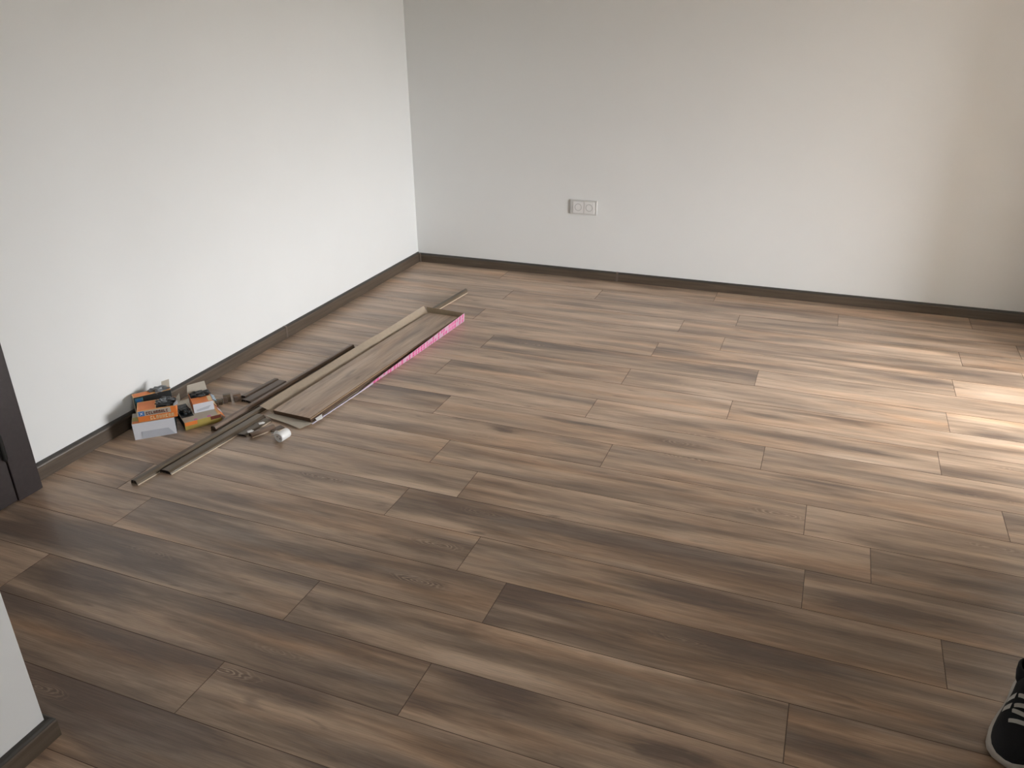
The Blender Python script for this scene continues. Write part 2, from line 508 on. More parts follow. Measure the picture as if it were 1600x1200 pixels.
# streaks and figures printed on particular planks: (x, y, half length, half width, strength) in plank coordinates
FEAT = {
    (2, -1): [(0.818, -0.06, 0.19, 0.02, -0.1)],
    (3, -1): [(0.539, -0.123, 0.256, 0.03, -0.12)],
    (4, -1): [(1.235, -0.14, 0.141, 0.03, 0.1)],
    (4, 0): [(1.144, -0.061, 0.235, 0.025, 0.16), (0.237, -0.172, 0.167, 0.02, -0.08)],
    (5, -1): [(0.348, -0.189, 0.269, 0.02, 0.08)],
    (5, 0): [(0.796, -0.153, 0.256, 0.02, 0.14), (1.116, -0.129, 0.254, 0.04, -0.14)],
    (6, 0): [(1.25, -0.056, 0.136, 0.035, -0.14), (0.11, -0.072, 0.118, 0.03, -0.14)],
    (6, 1): [(0.165, -0.107, 0.115, 0.05, 0.12)],
    (7, 0): [(0.244, -0.041, 0.229, 0.03, -0.2), (1.354, -0.069, 0.31, 0.035, -0.14)],
    (8, 0): [(0.373, -0.139, 0.172, 0.03, 0.08), (0.175, -0.181, 0.205, 0.03, -0.06)],
    (8, 1): [(0.151, -0.185, 0.111, 0.03, -0.14), (0.169, -0.051, 0.118, 0.05, 0.12)],
    (9, -1): [(0.307, -0.051, 0.289, 0.015, -0.16), (0.783, -0.021, 0.187, 0.02, -0.08)],
    (9, 0): [(0.348, -0.034, 0.323, 0.03, -0.1), (0.159, -0.103, 0.185, 0.02, -0.12), (0.205, -0.172, 0.167, 0.02, 0.12), (0.481, -0.04, 0.114, 0.03, -0.12)],
    (10, -1): [(0.725, -0.178, 0.181, 0.02, 0.12)],
    (10, 0): [(0.317, -0.046, 0.165, 0.03, 0.08), (1.151, -0.09, 0.082, 0.02, -0.12)],
    (11, -2): [(1.187, -0.019, 0.197, 0.035, -0.2)],
    (11, -1): [(0.647, -0.062, 0.133, 0.012, -0.18), (1.069, -0.106, 0.162, 0.03, -0.12), (1.359, -0.027, 0.16, 0.02, -0.12)],
    (11, 0): [(0.727, -0.095, 0.164, 0.03, -0.13)],
    (12, -1): [(1.295, -0.037, 0.104, 0.025, -0.12), (0.929, -0.036, 0.05, 0.02, -0.22)],
    (12, 0): [(0.763, -0.026, 0.179, 0.025, -0.14)],
    (13, -1): [(1.089, -0.008, 0.258, 0.02, 0.14)],
    (13, 0): [(1.212, -0.156, 0.158, 0.02, -0.16), (0.846, -0.055, 0.144, 0.02, -0.1)],
    (13, 1): [(0.258, -0.185, 0.209, 0.04, -0.12), (0.077, -0.179, 0.09, 0.02, 0.12)],
    (14, -1): [(1.091, -0.182, 0.27, 0.03, 0.13)],
    (14, 0): [(0.987, -0.17, 0.19, 0.02, 0.13)],
    (15, -2): [(1.017, -0.052, 0.05, 0.018, -0.2)],
    (15, -1): [(0.458, -0.064, 0.415, 0.035, -0.22), (1.133, -0.038, 0.262, 0.03, -0.15), (0.212, -0.164, 0.163, 0.03, 0.16)],
    (15, 0): [(0.211, -0.125, 0.129, 0.035, -0.2)],
    (16, -1): [(0.442, -0.091, 0.085, 0.02, -0.16)],
    (16, 0): [(0.729, -0.04, 0.18, 0.035, -0.18), (0.201, -0.004, 0.128, 0.03, -0.12), (0.442, -0.021, 0.102, 0.02, -0.1)],
    (17, -1): [(0.302, -0.051, 0.228, 0.04, -0.14), (0.697, -0.108, 0.21, 0.03, -0.13), (1.121, -0.09, 0.093, 0.022, -0.2), (0.879, -0.09, 0.129, 0.03, -0.14)],
    (17, 0): [(0.073, -0.018, 0.156, 0.04, -0.14), (0.788, -0.022, 0.15, 0.04, -0.14), (0.305, -0.095, 0.133, 0.03, -0.1)],
    (18, -2): [(0.378, -0.114, 0.195, 0.04, -0.15), (0.868, -0.125, 0.195, 0.04, -0.13), (1.073, -0.005, 0.157, 0.02, 0.14)],
    (18, -1): [(0.961, -0.003, 0.23, 0.016, 0.28), (0.59, -0.155, 0.191, 0.025, 0.16), (0.44, -0.056, 0.143, 0.02, -0.12), (0.188, -0.087, 0.116, 0.03, -0.14)],
    (19, -1): [(0.226, -0.079, 0.162, 0.05, -0.14), (0.891, -0.035, 0.196, 0.03, -0.1)],
    (19, 0): [(0.574, -0.009, 0.196, 0.03, 0.14), (0.205, -0.028, 0.14, 0.04, -0.14), (0.169, -0.188, 0.134, 0.035, 0.12), (0.653, -0.064, 0.061, 0.022, -0.22)],
    (20, -1): [(1.161, -0.041, 0.192, 0.04, -0.16)],
    (20, 0): [(0.085, -0.033, 0.101, 0.012, -0.2), (0.269, -0.04, 0.099, 0.025, -0.14)],
    (21, 0): [(0.515, -0.023, 0.277, 0.07, -0.22)],
}
KNOT = {
    (17, -1): (1.130, -0.087, 1.0),
    (16, -1): (0.438, -0.088, 1.0),
    (16, -1): (1.264, -0.088, 1.0),
    (13, 0): (0.518, -0.087, 1.0),
    (10, 0): (1.140, -0.105, 1.0),
    (20, 0): (0.029, -0.026, 1.0),
    (10, 0): (0.852, -0.110, 1.0),
    (10, 0): (0.532, -0.187, 1.0),
    (13, 0): (0.898, -0.118, 1.0),
    (12, 0): (0.291, -0.007, 1.0),
    (13, 0): (1.294, -0.093, 1.0),
    (15, -2): (1.030, -0.050, 1.0),
}
rnd = random.Random(11)
for row in range(-8, 38):
    ya = ROW0 - row * W
    yb_ = ya - W
    if ya < YB:
        break
    far = min(ya, BY - 0.002) if row >= 1 else min(ya, BAY[1] - 0.002)
    near = max(yb_, YB + 0.002)
    xs = LX + 0.004 if ya > -4.0 else 1.05
    xe = XB - 0.004 if (row < 1 or ya > BAY[0] + 0.01) else XR - 0.004
    if row < 1: xs = XR + T0
    jx = (JX[row] if row in JX else rnd.uniform(5, 12)) * W
    n = 0
    while jx + (n - 1) * L > xs - L:
        n -= 1
    while True:
        a = jx + n * L
        if a > xe:
            break
        x0, x1 = max(a, xs), min(a + L, xe)
        if x1 - x0 > 0.02:
            me = plank_mesh(x0 - a, x1 - a, near - ya, far - ya)
            o = bpy.data.objects.new('plank', me)
            COL.objects.link(o)
            o.parent = floor
            o.location = (a, ya, 0)
            o['seed'] = float(rnd.uniform(1, 90))
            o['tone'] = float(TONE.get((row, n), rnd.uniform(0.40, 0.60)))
            for i_, (fx, fy, fl, fw, fa) in enumerate(FEAT.get((row, n), [])):
                o['streak_pos_%d' % i_] = [float(fx), float(fy), float(fa)]
                o['streak_size_%d' % i_] = [1.0 / fl, 1.0 / fw, 0.0]
            o['figure'] = [float(v) for v in KNOT.get((row, n), (rnd.uniform(0.2, 1.2), rnd.uniform(-0.15, -0.05), rnd.choice((0.0, 0.0, 0.35, 0.6))))]
        n += 1

# ---- walls, ceiling
def wall(name, *dims, label=None):
    return struct(obj(name, box_bm(*dims), M['wall']), label)
wall('wall_back', LX - 0.15, XR + 0.15, BY, BY + 0.15, 0.0, CEIL, label='plain off-white back wall with a double socket')
NX, NY = 1.045, -4.0
wall('wall_left', LX - 0.15, LX, NY, BY, 0.0, CEIL, label='plain off-white wall on the left')
wall('wall_left_front', LX - 0.15, NX, YB, NY, 0.0, CEIL, label='white wall corner at the lower left beside the camera')
wall('wall_rear', LX - 0.15, XR + 0.15, YB - 0.15, YB, 0.0, CEIL)
struct(obj('ceiling', box_bm(LX - 0.15, XR + 0.15, YB - 0.15, BY + 0.15, CEIL, CEIL + 0.1), M['ceil']))
rw = bmesh.new()
T = 0.15
(vy0, vy1, vz0, vz1, _x) = WINS[1]
add_box(rw, XR, XR + RV, YB, vy0, 0, CEIL)
add_box(rw, XR, XR + RV, vy0, vy1, 0, vz0)
add_box(rw, XR, XR + RV, vy0, vy1, vz1, CEIL)
add_box(rw, XR, XR + RV, vy1, OP[0] - 2.2, 0, CEIL)
add_box(rw, XR, XR + T, OP[0] - 2.2, OP[0], 0, CEIL)
add_box(rw, XR, XR + T, OP[0], OP[1], OP[2], CEIL)
add_box(rw, XR, XR + T, OP[1], BY, 0, CEIL)
struct(obj('wall_right', rw, M['wall']))
bw = bmesh.new()  # walls of the unseen bay, added to steer daylight through the opening
(wy0, wy1, wz0, wz1, _x) = WINS[0]
add_box(bw, XB, XB + RV, BAY[0], wy0, 0, CEIL)
add_box(bw, XB, XB + RV, wy1, BAY[1], 0, CEIL)
add_box(bw, XB, XB + RV, wy0, wy1, 0, wz0)
add_box(bw, XB, XB + RV, wy0, wy1, wz1, CEIL)
add_box(bw, XR + T, XB + RV, BAY[0] - T, BAY[0], 0, CEIL)
add_box(bw, XR + T, XB + RV, BAY[1], BAY[1] + T, 0, CEIL)
add_box(bw, XR, XR + T, BY + T, BAY[1] + T, 0, CEIL)
struct(obj('wall_added_bay', bw, M['wall']))
struct(obj('ceiling_added_bay', box_bm(XR + T, XB + RV, BAY[0] - T, BAY[1] + T, CEIL, CEIL + 0.1), M['ceil']))
for i, (y0, y1, z0, z1, wx) in enumerate(WINS):
    w = bmesh.new()
    t = 0.06
    add_box(w, wx + RV - 0.10, wx + RV - 0.03, y0, y0 + t, z0, z1)
    add_box(w, wx + RV - 0.10, wx + RV - 0.03, y1 - t, y1, z0, z1)
    add_box(w, wx + RV - 0.10, wx + RV - 0.03, y0 + t, y1 - t, z0, z0 + t)
    add_box(w, wx + RV - 0.10, wx + RV - 0.03, y0 + t, y1 - t, z1 - t, z1)
    mid = (y0 + y1) / 2
    add_box(w, wx + RV - 0.10, wx + RV - 0.03, mid - 0.04, mid + 0.04, z0 + t, z1 - t)
    wo = struct(obj('window_%d' % (i + 1), w, M['frame']))  # both windows are out of view, added to light the room
    for (a, b_) in ((y0 + t, mid - 0.04), (mid + 0.04, y1 - t)):
        obj('pane', box_bm(wx + RV - 0.068, wx + RV - 0.062, a, b_, z0 + t, z1 - t), M['glass'], wo)

# ---- skirtings
def skirt_profile(h):
    return [(0, 0), (0.018, 0), (0.018, h - 0.013), (0.0165, h - 0.009), (0.0165, h - 0.007), (0.013, h - 0.002), (0.009, h), (0, h)]
def skirting(name, p0, p1, h, mat, s0=0.0, s1=0.0):
    """profile leans on the wall line p0-p1; the room lies on the right-hand side of p0->p1"""
    bm = bmesh.new()
    v = Vector(p1) - Vector(p0)
    ln = v.length
    pr = skirt_profile(h)
    add_prism(bm, pr, 0, ln, 0, None, s0, s1)
    for f_ in bm.faces:
        c = f_.calc_center_median()
        if c.z > h - 0.008:
            f_.material_index = 1
    ang = math.atan2(v.y, v.x) - PI / 2
    o = obj(name, bm, [mat, M['skirt_cap']], None, (p0[0], p0[1], 0.0), ang)
    return struct(o)
# along the left wall from the door to the corner, then along the back wall
bl = skirting('baseboard_left', (LX, -3.14), (LX, BY), 0.066, M['skirt_y'], 0, -1)
bb = skirting('baseboard_back', (LX, BY), (XR, BY), 0.060, M['skirt_y'], 1, 0)
bl['label'] = 'dark brown skirting along the left wall'
bb['label'] = 'dark brown skirting along the back wall'
b3 = skirting('baseboard_front', (NX, YB), (NX, NY), 0.060, M['skirt_y'], 0, 1)
b4 = skirting('baseboard_niche', (NX, NY), (0.07, NY), 0.060, M['skirt_y'], -1, 0)
skirting('baseboard_right', (XR, BY), (XR, OP[1]), 0.060, M['skirt_y'], 1, 0)
skirting('baseboard_right', (XR, OP[0]), (XR, YB), 0.060, M['skirt_y'], 0, 0)
b3['label'] = 'dark brown skirting round the wall corner at the lower left'
bm = bmesh.new(); add_box(bm, -0.0015, 0.012, -0.012, 0.0015, 0, 0.0625, bev=0.0015)
obj('corner_piece', bm, M['clip'], bb, bb.matrix_world.inverted() @ Vector((0, 0, 0)) if False else (0, 0, 0))
cp = bpy.data.objects['corner_piece']
def set_world(o, x, y, z, rz):
    """place a child of a skirting at a world pose"""
    bpy.context.view_layer.update()
    pm = o.parent.matrix_world
    mw = Matrix.Translation((x, y, z)) @ Matrix.Rotation(rz, 4, 'Z')
    o.matrix_parent_inverse = Matrix.Identity(4)
    o.matrix_local = pm.inverted() @ mw
set_world(cp, 0, 0, 0, 0)
bm = bmesh.new(); add_box(bm, -0.007, 0.007, -0.0195, 0, 0, 0.0615, bev=0.001)
jc = obj('joint_cover', bm, M['clip'], bb); set_world(jc, 1.42, BY, 0, 0)
bm = bmesh.new(); add_box(bm, 0, 0.0195, -0.007, 0.007, 0, 0.0675, bev=0.001)
jc = obj('joint_cover', bm, M['clip'], bl); set_world(jc, LX, -1.56, 0, 0)

# ---- dark door at the left
door = bmesh.new()
DF = 0.05
add_box(door, LX, DF, -3.255, -3.155, 0.0, 2.14, bev=0.003)
add_box(door, LX, DF, -3.975, -3.258, 2.05, 2.14, bev=0.003)
dr = struct(obj('door_1', door, M['door']), 'very dark brown door and frame at the left edge')
obj('door_leaf', box_bm(LX + 0.002, DF - 0.002, -3.972, -3.259, 0.006, 2.045, bev=0.002), M['door'], dr)
for z in (0.18, 1.02, 1.80):
    bm = bmesh.new()
    add_cyl(bm, (DF + 0.004, -3.262, z), (0, 0, 1), 0.009, 0.009, 0.09, 14)
    add_cyl(bm, (DF + 0.004, -3.262, z - 0.008), (0, 0, 1), 0.005, 0.009, 0.008, 14)
    add_cyl(bm, (DF + 0.004, -3.262, z + 0.09), (0, 0, 1), 0.009, 0.005, 0.008, 14)
    obj('hinge', bm, M['black'], dr)
bm = bmesh.new()
add_cyl(bm, (DF - 0.004, -3.90, 1.05), (1, 0, 0), 0.010, 0.010, 0.05, 14)
add_box(bm, DF + 0.036, DF + 0.050, -3.905, -3.79, 1.042, 1.060, bev=0.003)
obj('door_handle', bm, M['steel'], dr)

# ---- double socket on the back wall
sx0, sx1, sz0, sz1 = 1.094, 1.270, 0.415, 0.506
bm = bmesh.new()
add_box(bm, sx0, sx1, BY - 0.010, BY, sz0, sz1, bev=0.003)
sock = tag(obj('wall_socket', bm, M['white_dim']), 'white double power socket on the back wall', 'socket')
for cx in (1.148, 1.220):
    bm = bmesh.new()
    add_box(bm, cx - 0.034, cx + 0.034, BY - 0.013, BY - 0.010, 0.460 - 0.036, 0.460 + 0.036, bev=0.0012)
    ins = obj('insert', bm, M['white_pl'], sock)
    bm = bmesh.new()
    add_lathe(bm, [(0.0225, 0.0135), (0.0215, 0.0145), (0.0200, 0.0140), (0.0192, 0.006), (0.0, 0.006)], (cx, BY, 0.461), (0, -1, 0), 32)
    obj('well', bm, M['socket_in'], ins)
    bm = bmesh.new()
    for dx in (-0.0095, 0.0095):
        add_cyl(bm, (cx + dx, BY - 0.0062, 0.461), (0, -1, 0), 0.003, 0.003, 0.0006, 12)
    obj('pin_holes', bm, M['hole'], ins)

# ================================================================ LAMINATE PACKAGE
PK = empty('opened_package', (0.497, -2.365, 0.0), -math.radians(3.0))
tag(PK, 'opened cardboard package with pink printed side holding the loose floor boards', 'package')
PW, PL = 0.205, 1.375
bm = bmesh.new(); add_box(bm, -0.006, PW - 0.003, 0.0, PL, 0.0, 0.0028, bev=0.0006)
obj('bottom_sheet', bm, M['board_grey'], PK)
# left side wall leaning outwards, wavy and folded once
bm = bmesh.new()
nseg = 24
low, up = [], []
for i in range(nseg + 1):
    t = i / nseg
    y = -0.004 + t * (PL + 0.012)
    lean = 0.050 - 0.020 * t + (0.010 if t < 0.64 else 0.0) + 0.0015 * math.sin(9 * t)
    hz = 0.037 + 0.014 * t + (0.0 if t < 0.64 else 0.004) + 0.001 * math.sin(13 * t + 1)
    low.append((-0.006, y + (0.012 if i == 0 else 0), 0.006)); up.append((-0.006 - lean, y, hz))
vl = [bm.verts.new(p_) for p_ in low]
vm = [bm.verts.new(((a[0] + b_[0]) / 2 - 0.002, (a[1] + b_[1]) / 2, (a[2] + b_[2]) / 2 + 0.004)) for a, b_ in zip(low, up)]
vu = [bm.verts.new(p_) for p_ in up]
for i in range(nseg):
    bm.faces.new((vl[i], vl[i + 1], vm[i + 1], vm[i]))
    bm.faces.new((vm[i], vm[i + 1], vu[i + 1], vu[i]))
bmesh.ops.solidify(bm, geom=list(bm.faces), thickness=0.0022)
obj('side_flap', bm, M['board_in'], PK)
# far end wall
bm = bmesh.new()
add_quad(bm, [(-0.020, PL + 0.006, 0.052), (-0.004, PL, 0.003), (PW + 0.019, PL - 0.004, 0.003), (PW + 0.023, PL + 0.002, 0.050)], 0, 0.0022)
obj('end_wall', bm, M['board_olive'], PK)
# right side wall, standing at the far end and sinking towards the near end
bm = bmesh.new()
ns = 40
vb, vt = [], []
def right_x(t):
    return PW + 0.002 + 0.017 * min(1.0, t / 0.6) + 0.003 * t
def right_h(t):
    return max(0.0045, 0.052 * max(0.0, (t - 0.22) / 0.78) ** 0.75) if t > 0.22 else 0.0045
for i in range(ns + 1):
    t = i / ns
    y = t * PL
    h = right_h(t)
    vb.append(bm.verts.new((right_x(t), y, 0.0006)))
    vt.append(bm.verts.new((right_x(t) + 0.004 * t, y, h)))
for i in range(ns):
    bm.faces.new((vb[i], vb[i + 1], vt[i + 1], vt[i]))
bmesh.ops.solidify(bm, geom=list(bm.faces), thickness=0.0018)
rwall = obj('printed_side', bm, M['pink_pale'], PK)
rwall['label'] = 'pink and white printed cardboard side'
# rows of pink lettering-like marks on the printed side, as far as it stands
bm = bmesh.new()
rr_ = random.Random(5)
y = 0.33 * PL
def side_pt(y, fz, off=0.0012):
    t = y / PL
    h = right_h(t)
    return Vector((right_x(t) + 0.004 * t * fz + off, y, 0.0006 + h * fz))
while y < PL - 0.012:
    wd = rr_.choice((0.010, 0.014, 0.018))
    for f0, f1 in ((0.08, 0.46), (0.56, 0.94)):
        if rr_.random() < 0.86:
            sk = 0.004
            add_quad(bm, [side_pt(y, f0), side_pt(min(y + wd, PL), f0), side_pt(min(y + wd + sk, PL), f1), side_pt(y + sk, f1)], 0)
    y += wd + 0.010
    if rr_.random() < 0.22:
        y += 0.010
obj('pink_lettering', bm, M['pink'], rwall)['kind'] = 'stuff'
bm = bmesh.new()
add_quad(bm, [(PW - 0.001, 0.0, 0.0036), (PW + 0.004, 0.0, 0.0036), (right_x(0.33) + 0.002, PL * 0.33, 0.0036), (right_x(0.33) - 0.005, PL * 0.33, 0.0036)], 0, 0.003)
obj('printed_edge', bm, M['lilac'], PK)['label'] = 'pale lilac folded edge'
# near end flap lying open on the offcuts
bm = bmesh.new()
add_quad(bm, [(-0.018, -0.030, 0.010), (0.09, -0.045, 0.0085), (0.190, -0.060, 0.006), (0.204, -0.014, 0.0045), (PW, 0.008, 0.0035), (0.0, 0.010, 0.0060)], 0, 0.002)
obj('end_flap', bm, M['board_grey'], PK)
bm = bmesh.new()
add_quad(bm, [(0.206, 0.026, 0.0165), (0.221, 0.018, 0.010), (0.226, 0.050, 0.010), (0.207, 0.072, 0.0165)], 0, 0.0008)
obj('plastic_film', bm, M['white_pl'], PK)['label'] = 'white scrap of packing film'

# three loose boards inside
def loose_board(idx, z, dx, dy, label):
    o = empty('laminate_board', (0, 0, 0))
    o.matrix_world = PK_M @ Matrix.Translation((0.0 + dx, 0.004 + dy, z))
    o.location = o.matrix_world.translation
    o.rotation_euler = (0, 0, -math.radians(3.0))
    tag(o, label, 'floor board', 'loose boards in the opened package')
    bm = bmesh.new()
    prof = [(0.0, 0.0), (0.196, 0.0), (0.196, 0.0022), (0.2005, 0.0028), (0.2005, 0.0046), (0.1965, 0.0052), (0.1955, 0.0071), (0.0, 0.0071)]
    prof = [(x if x < 0.197 else 0.1985, z) for x, z in prof]
    add_prism(bm, prof, 0, 1.362, 0)
    obj('core', bm, M['hdf'], o)
    bm = bmesh.new()
    add_box(bm, 0.0003, 0.1945, 0.0005, 1.3615, 0.0071, 0.0079)
    d = obj('decor_layer', bm, M['loose'], o)
    # decor uses x as the long axis in its texture: rotate the mesh data frame
    me = d.data
    for v in me.vertices:
        v.co = Vector((v.co.y, -v.co.x, v.co.z))
    d.rotation_euler = (0, 0, PI / 2)
    d['seed'] = 23.0 + idx * 7
    d['tone'] = 0.66
    bm = bmesh.new()
    add_box(bm, 0.1957, 0.1992, 0.001, 1.361, 0.0029, 0.0052)
    obj('tongue', bm, M['tongue'] if idx == 2 else M['hdf'], o)
    return o
bpy.context.view_layer.update()
PK_M = PK.matrix_world.copy()
loose_board(0, 0.0030, 0.002, 0.002, 'bottom board of the stack in the opened package')
loose_board(1, 0.0112, 0.0025, 0.000, 'middle board of the stack in the opened package')
loose_board(2, 0.0194, 0.002, -0.003, 'topmost oak board of the stack in the opened package')

# ================================================================ MOULDINGS
def hollow(w=0.055, h=0.020):
    s, t = w / 0.058, h / 0.020
    p_ = [(0, 0), (0.0015, 0.012), (0.009, 0.018), (0.030, 0.020), (0.046, 0.0195), (0.056, 0.012), (0.058, 0),
          (0.0555, 0), (0.0535, 0.010), (0.045, 0.0165), (0.041, 0.0170), (0.041, 0.004), (0.038, 0.004), (0.038, 0.0172),
          (0.022, 0.0170), (0.022, 0.004), (0.019, 0.004), (0.019, 0.0165), (0.010, 0.0152), (0.004, 0.0105), (0.0025, 0)]
    return [((x - 0.029) * s, z * t) for x, z in p_]

def moulding(name, label, near, far, w, h, mat, z=0.0, group=None, s0=0.0, s1=0.0, tilt=0.0):
    v = Vector((far[0] - near[0], far[1] - near[1]))
    rz = math.atan2(v.y, v.x) - PI / 2
    root = empty(name, (near[0], near[1], z), rz)
    if tilt:
        root.rotation_euler = (0, tilt, rz)
    tag(root, label, 'moulding', group)
    bm = bmesh.new()
    prof = hollow(w, h)
    add_prism(bm, prof, 0, v.length, 0, 1, s0, s1)
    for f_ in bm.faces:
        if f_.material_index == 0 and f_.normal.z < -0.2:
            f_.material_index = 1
    bm.normal_update()
    obj('shell', bm, [mat, M['hollow']], root)
    # black fill painted in as the shade inside the hollow ends, and the pale lip along the right edge
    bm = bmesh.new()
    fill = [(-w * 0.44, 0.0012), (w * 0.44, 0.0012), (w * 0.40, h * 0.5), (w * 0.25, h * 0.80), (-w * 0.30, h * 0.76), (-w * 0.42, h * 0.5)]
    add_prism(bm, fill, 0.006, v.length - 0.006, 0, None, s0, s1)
    obj('hollow_shade_fill', bm, M['hollow'], root)
    bm = bmesh.new()
    add_box(bm, w * 0.485, w * 0.485 + 0.0022, 0.002 + (s0 * w / 2), v.length - 0.002 + (s1 * w / 2), 0.0, 0.0035, 0, 0.0005)
    obj('lip', bm, M['board_in'], root)
    return root

grp = 'skirting mouldings lying beside the package'
moulding('skirting_moulding', 'longest brown skirting moulding, reaching past the far end of the package', (0.355, -3.020), (0.588, -0.510), 0.034, 0.019, M['mould'], 0.0, grp, 0.0, -0.9)
moulding('skirting_moulding', 'wide brown skirting moulding with a pale edge, right of the longest moulding', (0.409, -2.918), (0.4565, -2.395), 0.053, 0.016, M['mould'], 0.0, grp, 0.10, 0)
C = moulding('skirting_moulding', 'reddish brown skirting moulding between the small cartons and the package', (0.352, -2.575), (0.414, -1.575), 0.030, 0.026, M['mould_red'], 0.0, grp)
bm = bmesh.new()
add_box(bm, 0.017, 0.0235, 0.004, 0.99, 0.0, 0.013, 0, 0.001)
obj('rear_leg', bm, M['mould_dark'], C)
g2 = 'short moulding offcuts'
moulding('moulding_offcut', 'dark brown flat offcut, left one of the pair beside the reddish moulding', (0.2585, -2.262), (0.283, -2.046), 0.030, 0.012, M['mould_dark'], 0.0, g2)
moulding('moulding_offcut', 'dark brown flat offcut, right one of the pair beside the reddish moulding', (0.3055, -2.300), (0.329, -2.060), 0.062, 0.014, M['mould_dark'], 0.0, g2)
moulding('moulding_offcut', 'greenish brown jagged-ended offcut poking out under the grey cardboard flap', (0.487, -2.568), (0.501, -2.410), 0.044, 0.009, M['mould'], 0.0, g2, 0.2, 0)
moulding('moulding_offcut', 'short brown offcut with a black hollow end just left of the white adapter', (0.528, -2.562), (0.572, -2.462), 0.026, 0.019, M['mould_red'], 0.0, g2)
moulding('moulding_offcut', 'thin dark offcut under the front corner of the cardboard flap', (0.578, -2.492), (0.600, -2.440), 0.040, 0.005, M['mould_dark'], 0.0, g2)

def end_piece(label, x, y, rz, tall, mat):
    root = empty('skirting_end_piece', (x, y, 0), rz)
    tag(root, label, 'end piece', 'small skirting end pieces')
    bm = bmesh.new()
    add_prism(bm, [(-0.012, 0), (0.010, 0), (0.010, tall - 0.008), (0.004, tall), (-0.012, tall)], -0.016, 0.016, 0)
    obj('face', bm, mat, root)
    bm = bmesh.new()
    add_box(bm, 0.0095, 0.0215, -0.0155, 0.0, 0.0, tall * 0.8, 0, 0.001)
    obj('return_face', bm, M['mould_dark'], root)
    return root
end_piece('small brown skirting end piece, middle one between the cartons and the dark offcuts', 0.212, -2.315, math.radians(-48), 0.034, M['mould'])
end_piece('small brown skirting end piece, right one beside the dark offcuts', 0.246, -2.288, math.radians(-42), 0.030, M['mould_red'])
end_piece('small brown skirting end piece, left one nearest the orange carton', 0.196, -2.352, math.radians(-60), 0.022, M['mould'])

def white_clip(label, x, y, z, rz):
    bm = bmesh.new()
    add_box(bm, -0.011, 0.011, -0.006, 0.006, 0, 0.006, 0, 0.0015)
    add_box(bm, 0.009, 0.015, -0.003, 0.003, 0.001, 0.004, 0, 0.0008)
    o = obj('plastic_clip', bm, M['white_pl'], None, (x, y, z), rz)
    tag(o, label, 'clip', 'white plastic clips on the offcuts')
white_clip('small white plastic clip on the offcuts, nearer to the cartons', 0.522, -2.553, 0.0192, 0.9)
white_clip('small white plastic clip on the offcuts, nearer to the grey cardboard flap', 0.507, -2.460, 0.0088, 0.9)

# ---- white plug adapter lying on the floor
AD = empty('plug_adapter', (0.667, -2.560, 0.021))
tag(AD, 'round white plug adapter lying on the floor in front of the package', 'adapter')
ax = Vector((-0.018, 0.084, 0.0)).normalized()
ax = Vector((0.10, 0.99, 0.0)).normalized()
bm = bmesh.new()
add_lathe(bm, [(0.0165, 0.002), (0.0185, 0.0), (0.0205, 0.002), (0.0208, 0.012), (0.0208, 0.050), (0.0190, 0.056), (0.010, 0.059), (0.0, 0.0595)], (0, 0, 0), ax, 32)
obj('body', bm, M['white_pl'], AD, smooth=True)
bm = bmesh.new()
add_lathe(bm, [(0.0168, 0.0012), (0.0160, 0.003), (0.0, 0.003)], (0, 0, 0), ax, 32)
fc = obj('socket_face', bm, M['white_pl'], AD)
bm = bmesh.new()
side = ax.cross(Vector((0, 0, 1)))
for s_ in (-1, 1):
    c_ = side * (0.0068 * s_) + Vector((0, 0, -0.0035 * s_)) + ax * 0.0028
    add_cyl(bm, c_, -ax, 0.0024, 0.0024, 0.0008, 12)
obj('pin_holes', bm, M['hole'], fc)
bm = bmesh.new()
add_cyl(bm, Vector((0, 0, 0.009)) + ax * 0.003, -ax, 0.0015, 0.0015, 0.006, 12)
obj('earth_pin', bm, M['steel'], fc)
bm = bmesh.new()
add_lathe(bm, [(0.0, 0.0), (0.0135, 0.001), (0.0155, 0.004), (0.0155, 0.012), (0.008, 0.018), (0, 0.018)], Vector((-0.034, 0.026, -0.002)), Vector((1, 0.1, 0.1)), 24)
plug = obj('plug_head', bm, M['white_pl'], AD, smooth=True)
bm = bmesh.new()
for dz in (-0.005, 0.005):
    add_cyl(bm, Vector((-0.052, 0.024, -0.004 + dz)), Vector((1, 0.1, 0.1)), 0.0022, 0.0024, 0.020, 12)
obj('prongs', bm, M['steel'], plug)

# ================================================================ CARTONS
def carton(name, label, loc, ang, w, d, h, mats, z=0.0, bev=0.0012, group='small cartons by the left wall'):
    """box whose front edge starts at loc, runs w along ang, body goes d behind; mats=(front, top, right, left)"""
    root = empty(name, (loc[0], loc[1], z), ang)
    tag(root, label, 'carton', group)
    bm = bmesh.new()
    add_box(bm, 0, w, 0, d, 0, h, 0, bev)
    bm.normal_update()
    for f_ in bm.faces:
        n = f_.normal
        if n.z > 0.7: f_.material_index = 1
        elif n.y < -0.7: f_.material_index = 0
        elif n.x > 0.7: f_.material_index = 2
        elif n.x < -0.7: f_.material_index = 3
        else: f_.material_index = 0
    obj('body', bm, [M[k_] for k_ in mats], root)
    return root

def patch(root, name, mat, pts, thick=0.0008):
    """printed field lying just on a carton face"""
    bm = bmesh.new()
    add_quad(bm, pts, 0, thick)
    return obj(name, bm, M[mat], root)

def front_rect(root, name, mat, x0, x1, z0, z1, y=-0.0009):
    return patch(root, name, mat, [(x0, y, z0), (x1, y, z0), (x1, y, z1), (x0, y, z1)])

def top_rect(root, name, mat, x0, x1, y0, y1, z):
    return patch(root, name, mat, [(x0, y0, z), (x1, y0, z), (x1, y1, z), (x0, y1, z)])

